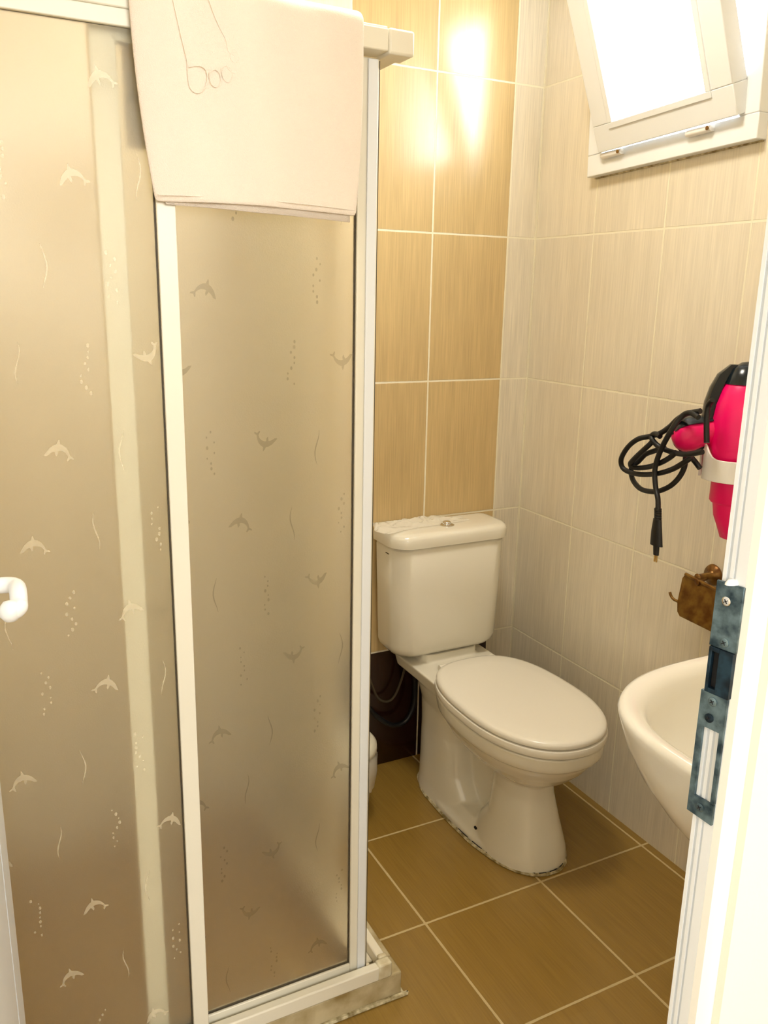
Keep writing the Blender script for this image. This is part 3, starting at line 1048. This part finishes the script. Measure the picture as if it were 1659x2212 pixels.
# black grip saddle over the top and underside of the handle
side = Vector((0, 0, 1))
perp = q.cross(side).normalized(); upv = perp.cross(q).normalized()
for sg, lo_, hi_ in ((1, -10, 138), (-1, 262, 350)):
    R_ = []
    for t, r in [(-.15, .032), (.15, .035), (.45, .039), (.72, .038), (.92, .030), (1.04, .016)]:
        c0 = h0 + q * (Lh * t)
        ang = [math.radians(lo_ + (hi_ - lo_) * k / 12) for k in range(13)]
        shrink = 1 - .0 * t
        ro = [c0 + (perp * math.cos(a) + upv * math.sin(a)) * r * shrink for a in ang]
        ri = [c0 + (perp * math.cos(a) + upv * math.sin(a)) * (r - .006) for a in ang[::-1]]
        R_.append(ro + ri)
    loft(bm, R_)
link('handle_grip', bm, M_darkpl, hd)
bm = new()
CRD = .0058
cords = [
    ([(1135, 455), (1100, 500), (1082, 580), (1078, 700), (1080, 860)], -.215),
    ([(1000, 620), (940, 580), (880, 585), (820, 635), (765, 710), (700, 820), (645, 930), (602, 1050), (588, 1150), (598, 1290), (618, 1390), (620, 1490)], -.245),
    ([(780, 670), (700, 730), (640, 770), (540, 800), (430, 825), (335, 900), (272, 1010), (285, 1095), (360, 1140), (480, 1160), (620, 1150), (750, 1112), (860, 1050), (940, 995)], -.225),
    ([(880, 1000), (868, 1090), (820, 1185), (740, 1265), (640, 1312), (560, 1322), (460, 1298), (392, 1230), (365, 1150), (372, 1070)], -.215),
    ([(640, 800), (590, 775), (556, 800), (562, 850), (480, 930), (400, 1005), (358, 1060), (395, 1096), (520, 1090), (640, 1050), (730, 1000), (790, 950)], -.235),
    ([(380, 1070), (430, 1040), (500, 970), (590, 935), (680, 905)], -.228),
    ([(560, 830), (620, 890), (700, 930), (800, 960), (900, 968), (1040, 945)], -.240),
    ([(640, 770), (720, 720), (800, 640), (880, 590), (960, 570), (1020, 560)], -.232),
    ([(935, 1000), (970, 1040), (1015, 1100)], -.20),
]
for pts, xo in cords:
    P = [cz(a, b, xo + .006 * math.sin(i)) for i, (a, b) in enumerate(pts)]
    tube(bm, P, CRD, 10, smooth=7)
link('power_cord', bm, M_black, hd)
bm = new()
XP = -.245
def cp(a, b): return cz(a, b, XP)
pt, pb2 = cp(618, 1480), cp(612, 1580)
for k in range(5):
    c0 = cp(618, 1490 + k * 22)
    lathe(bm, [(.001, -.0022), (.0078, -.0022), (.0078, .0022), (.001, .0022)], c0, (0, 0, 1), 14)
tube(bm, [cp(618, 1470), cp(615, 1590)], .0055, 12)
c1, c2, c3, c4 = cp(614, 1580), cp(606, 1700), cp(603, 1830), cp(600, 1920)
def flat(c, w, d):
    return [c + Vector((d * math.sin(2 * math.pi * k / 24), 1.25 * w * math.cos(2 * math.pi * k / 24), 0)) for k in range(24)]
loft(bm, [flat(c1, .0085, .006), flat(c2, .0115, .0075), flat(c3, .0135, .008)])
loft(bm, [flat(c3, .0065, .005), flat(c4, .0055, .005)])
plug = link('plug', bm, M_black, hd)
bm = new()
for dy in (.0028, -.0028):
    tube(bm, [c4 + Vector((0, dy, .004)), c4 + Vector((0, dy, -.0155))], .0019, 10)
link('plug_pin', bm, M_brass, plug)

# ------------------------------------------------------------------ toilet paper holder
XT = -0.060
tp = tag(empty('toilet_paper_holder', (0, -0.82, 0.83)), 'antique bronze toilet paper holder with flap, without a roll, on the right wall', 'toilet paper holder')
rc = at(1535, 1243, 0, -.012)
bm = new()
lathe(bm, [(.024, 0), (.026, .003), (.024, .008), (.014, .012), (.009, .018), (.008, .05), (.010, .055), (.006, .060), (.001, .061)], (0, rc.y, rc.z), (-1, 0, 0), 28)
link('wall_rosette', bm, M_bronze, tp)
c = [at(1481, 1241, 0, XT), at(1475, 1249, 0, XT), at(1464, 1301, 0, XT - .016), at(1464, 1321, 0, XT - .018), at(1469, 1331, 0, XT - .018), at(1560, 1376, 0, XT - .018), at(1566, 1368, 0, XT - .018), at(1580, 1290, 0, XT)]
bm = new()
nrm = Vector((-.97, 0, .22)) * .0016
loft(bm, [[p for p in c], [p + nrm for p in c]])
flap = link('cover_flap', bm, M_bronze, tp, smooth=False)
bm = new()
tube(bm, [at(1481, 1240, 0, XT), at(1580, 1290, 0, XT)], .0042, 12)
kn = at(1509, 1258, 0, XT)
lathe(bm, [(.001, -.006), (.0065, -.005), (.0085, 0), (.0065, .006), (.001, .008)], kn, (-1, 0, 0), 18)
tube(bm, [kn, Vector((-.012, rc.y, rc.z))], .005, 10)
link('flap_hinge', bm, M_bronze, tp)
bm = new()
tube(bm, [at(1447, 1279, 0, XT + .015), at(1450, 1288, 0, XT + .015), at(1456, 1295, 0, XT + .015), at(1468, 1301, 0, XT + .015), at(1560, 1346, 0, XT + .015)], .0035, 12, smooth=5)
tube(bm, [at(1560, 1346, 0, XT + .015), at(1572, 1330, 0, XT + .012), at(1580, 1290, 0, XT + .005)], .0035, 12, smooth=5)
link('roll_rod', bm, M_bronze, tp)

# ------------------------------------------------------------------ lamp body added for the warm fill (unseen, above the frame)
bm = new()
lathe(bm, [(.001, 0), (.15, 0), (.15, -.03), (.14, -.045), (.001, -.05)], (-0.75, -0.75, CEIL), (0, 0, 1), 36)
tag(link('added_ceiling_lamp', bm, M_white), 'round white lamp body added unseen on the bathroom ceiling for the fill light', 'lamp')
